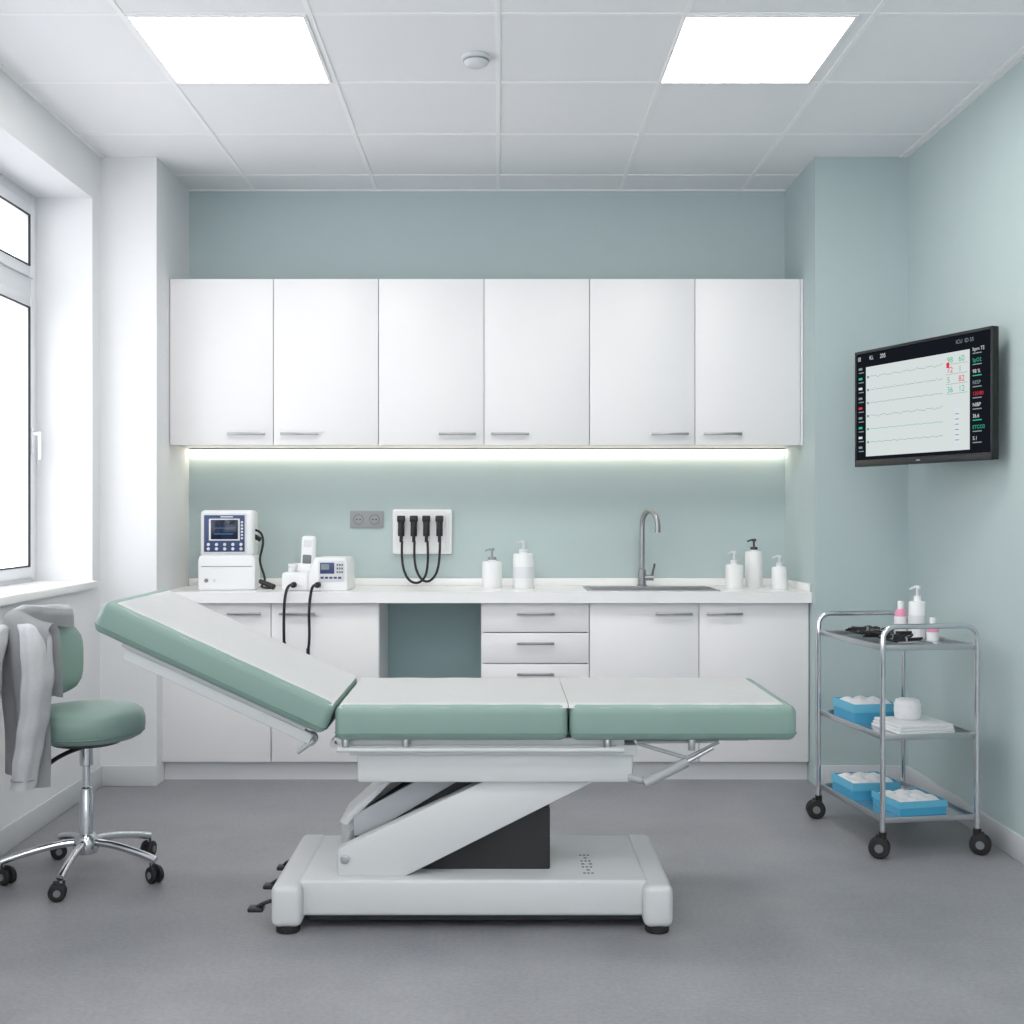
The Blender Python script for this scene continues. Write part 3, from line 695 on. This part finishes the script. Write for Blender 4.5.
gw=Grp('dressing_pack',onT(0.02,-0.12,zm),tr+0.05,local=True)
for i in range(3): box('pad_%d'%i,-0.12+0.004*i,0.12-0.003*i,-0.11,0.11-0.004*i,0.012*i,0.012*i+0.0115,'cotton',gw,0.004)
p=onT(0.015,-0.09,zm+0.0365)
gr=Grp('bandage_roll',p)
lathe('roll',[(0,0),(0.042,0),(0.050,0.008),(0.054,0.035),(0.052,0.05),(0.054,0.06),(0.050,0.064),(0.046,0.076),(0.032,0.082),(0.0,0.084)],p,'cotton',gr)

# ------------------------------------------------------------ wall monitor
Lp=Vector((1.615,5.34)); Rp=Vector((1.912,4.56)); dv=Rp-Lp
g=Grp('wall_mounted_monitor',((Lp.x+Rp.x)/2,(Lp.y+Rp.y)/2,1.787),math.atan2(dv.y,dv.x),local=True)
w=dv.length/2; h=0.259
box('casing',-w,w,0.004,0.032,-h,h,'black',g,0.005)
boxes('bezel',[(-w,-w+0.012,-0.001,0.006,-h,h),(w-0.012,w,-0.001,0.006,-h,h),(-w,w,-0.001,0.006,-h,-h+0.03),(-w,w,-0.001,0.006,h-0.012,h)],'black',g,0.002)
box('rear_bulge',-w*0.6,w*0.45,0.03,0.05,-h*0.6,h*0.6,'black',g,0.008)
sy=0.0035
box('screen_panel',-w+0.012,w-0.012,sy-0.0008,sy+0.002,-h+0.03,h-0.012,'scrdk',g)
xl,xr=-w+0.075,w-0.125; zl,zh_=-h+0.045,h-0.075
box('chart_area',xl,xr,sy-0.0016,sy-0.0009,zl,zh_,'scr',g)
def ribbon(nm,pts,wd,m,y):
    bm=bmesh.new(); a=[bm.verts.new((x,y,z-wd/2)) for x,z in pts]; b2=[bm.verts.new((x,y,z+wd/2)) for x,z in pts]
    for i in range(len(pts)-1): bm.faces.new((a[i],a[i+1],b2[i+1],b2[i]))
    fin(nm,bm,m,g)
yy=sy-0.0019
for k in range(6):
    z0=zh_-0.045-0.058*k; P=[]
    for i in range(161):
        t=i/160; x=xl+0.03+(xr-xl-0.18)*t; ph=(t*7)%1
        z=z0
        if k in (1,):
            z+=0.010*math.exp(-((ph-0.5)/0.05)**2)-0.004*math.exp(-((ph-0.6)/0.04)**2)
        elif k in (0,3): z+=0.003*math.sin(t*40)+0.002*math.sin(t*97)
        elif k==5: z+=0.002*math.sin(t*60)
        else: z+=0.0012*math.sin(t*50)
        P.append((x,z))
    ribbon('trace_%d'%k,P,0.0018,'t_green' if k in(4,) else 't_grey',yy)
    box('trace_tag_%d'%k,xl+0.008,xl+0.022,yy-0.0003,yy,z0-0.005,z0+0.005,'t_green' if k>3 else 't_grey',g)
def txt(s,x,z,size,m):
    cu=bpy.data.curves.new('t','FONT'); cu.body=s; cu.size=size
    ob=bpy.data.objects.new('t',cu); COL.objects.link(ob)
    dg=bpy.context.evaluated_depsgraph_get(); dg.update()
    me=bpy.data.meshes.new_from_object(ob.evaluated_get(dg)); bpy.data.objects.remove(ob)
    me.transform(Matrix.Translation((x,yy-0.0006,z))@Matrix.Rotation(math.pi/2,4,'X'))
    me.materials.clear(); me.materials.append(M[m])
    o=bpy.data.objects.new('readout_text',me); COL.objects.link(o); o.parent=g.e
txt('III',-w+0.02,h-0.045,0.028,'t_white'); txt('Ki.',-w+0.10,h-0.045,0.026,'t_white'); txt('205',-w+0.17,h-0.045,0.026,'t_white')
txt('ICU  ID 55',w-0.20,h-0.045,0.022,'t_grey')
# coloured value tiles in the chart
tl=[('t_green',0),('t_red',1),('t_green',2),('t_green',3)]
for r_ in range(4):
    z=zh_-0.030-0.040*r_
    c1,c2=[('t_green','t_green'),('t_red','t_grey'),('t_green','t_red'),('t_green','t_green')][r_]
    txt(['98','72','5','36'][r_],xr-0.125,z-0.012,0.034,c1)
    txt(['60','1','82','12'][r_],xr-0.060,z-0.012,0.034,c2)
    box('tile_line_%d'%r_,xr-0.13,xr-0.012,yy,yy+0.0003,z-0.019,z-0.0175,'t_grey',g)
box('red_alarm_tile',xr-0.128,xr-0.112,yy-0.0008,yy-0.0004,zh_-0.062,zh_-0.040,'t_red',g)
box('value_box',xr-0.085,xr-0.052,yy,yy+0.0003,zl+0.03,zl+0.17,'t_white',g)
for i in range(6): box('value_line_%d'%i,xr-0.080,xr-0.058,yy-0.0004,yy-0.0001,zl+0.04+0.021*i,zl+0.0435+0.021*i,'t_grey',g)
for i in range(9):
    z=h-0.085-0.044*i
    txt(['bpm 72','SpO2','98 %','RESP','120/80','NIBP','36.6','ETCO2','5.1'][i],w-0.108,z,0.021,['t_white','t_green','t_white','t_grey','t_red','t_white'][i%6])
    box('param_sub_%d'%i,w-0.108,w-0.06,yy,yy+0.0004,z-0.012,z-0.008,['t_grey','t_grey','t_green','t_grey'][i%4],g)
    box('icon_%d'%i,-w+0.025,-w+0.05,yy,yy+0.0004,z,z+0.010,['t_grey','t_green','t_white','t_grey','t_red'][i%5],g)
    box('icon_text_%d'%i,-w+0.025,-w+0.060,yy,yy+0.0004,z-0.014,z-0.010,'t_grey',g)
box('brand_print',-0.012,0.012,-0.0022,-0.001,-h+0.012,-h+0.018,'t_grey',g)
gm=Grp('monitor_wall_bracket',(XR-0.01,4.95,1.787))
box('wall_plate',XR-0.018,XR,4.87,5.05,1.68,1.90,'black',gm,0.004)
cyl('arm_1',(XR-0.02,4.96,1.79),(1.86,5.00,1.79),0.016,'black',gm)
cyl('arm_2',(1.86,5.00,1.79),(1.816,4.970,1.79),0.018,'black',gm)
cyl('arm_joint',(1.86,5.00,1.76),(1.86,5.00,1.82),0.02,'black',gm)

# ------------------------------------------------------------ world & camera
wd=bpy.data.worlds.new('overcast_sky'); S.world=wd; wd.use_nodes=True
bg=wd.node_tree.nodes['Background']; bg.inputs[0].default_value=srgb((250,251,255)); bg.inputs[1].default_value=2.7
cam=bpy.data.cameras.new('camera'); co=bpy.data.objects.new('camera',cam); COL.objects.link(co)
co.location=(0,0,1.325); co.rotation_euler=(math.pi/2,0,0)
cam.sensor_width=36; cam.lens=36*1180/1024; cam.shift_x=(512-498)/1024; cam.clip_start=0.05
S.camera=co
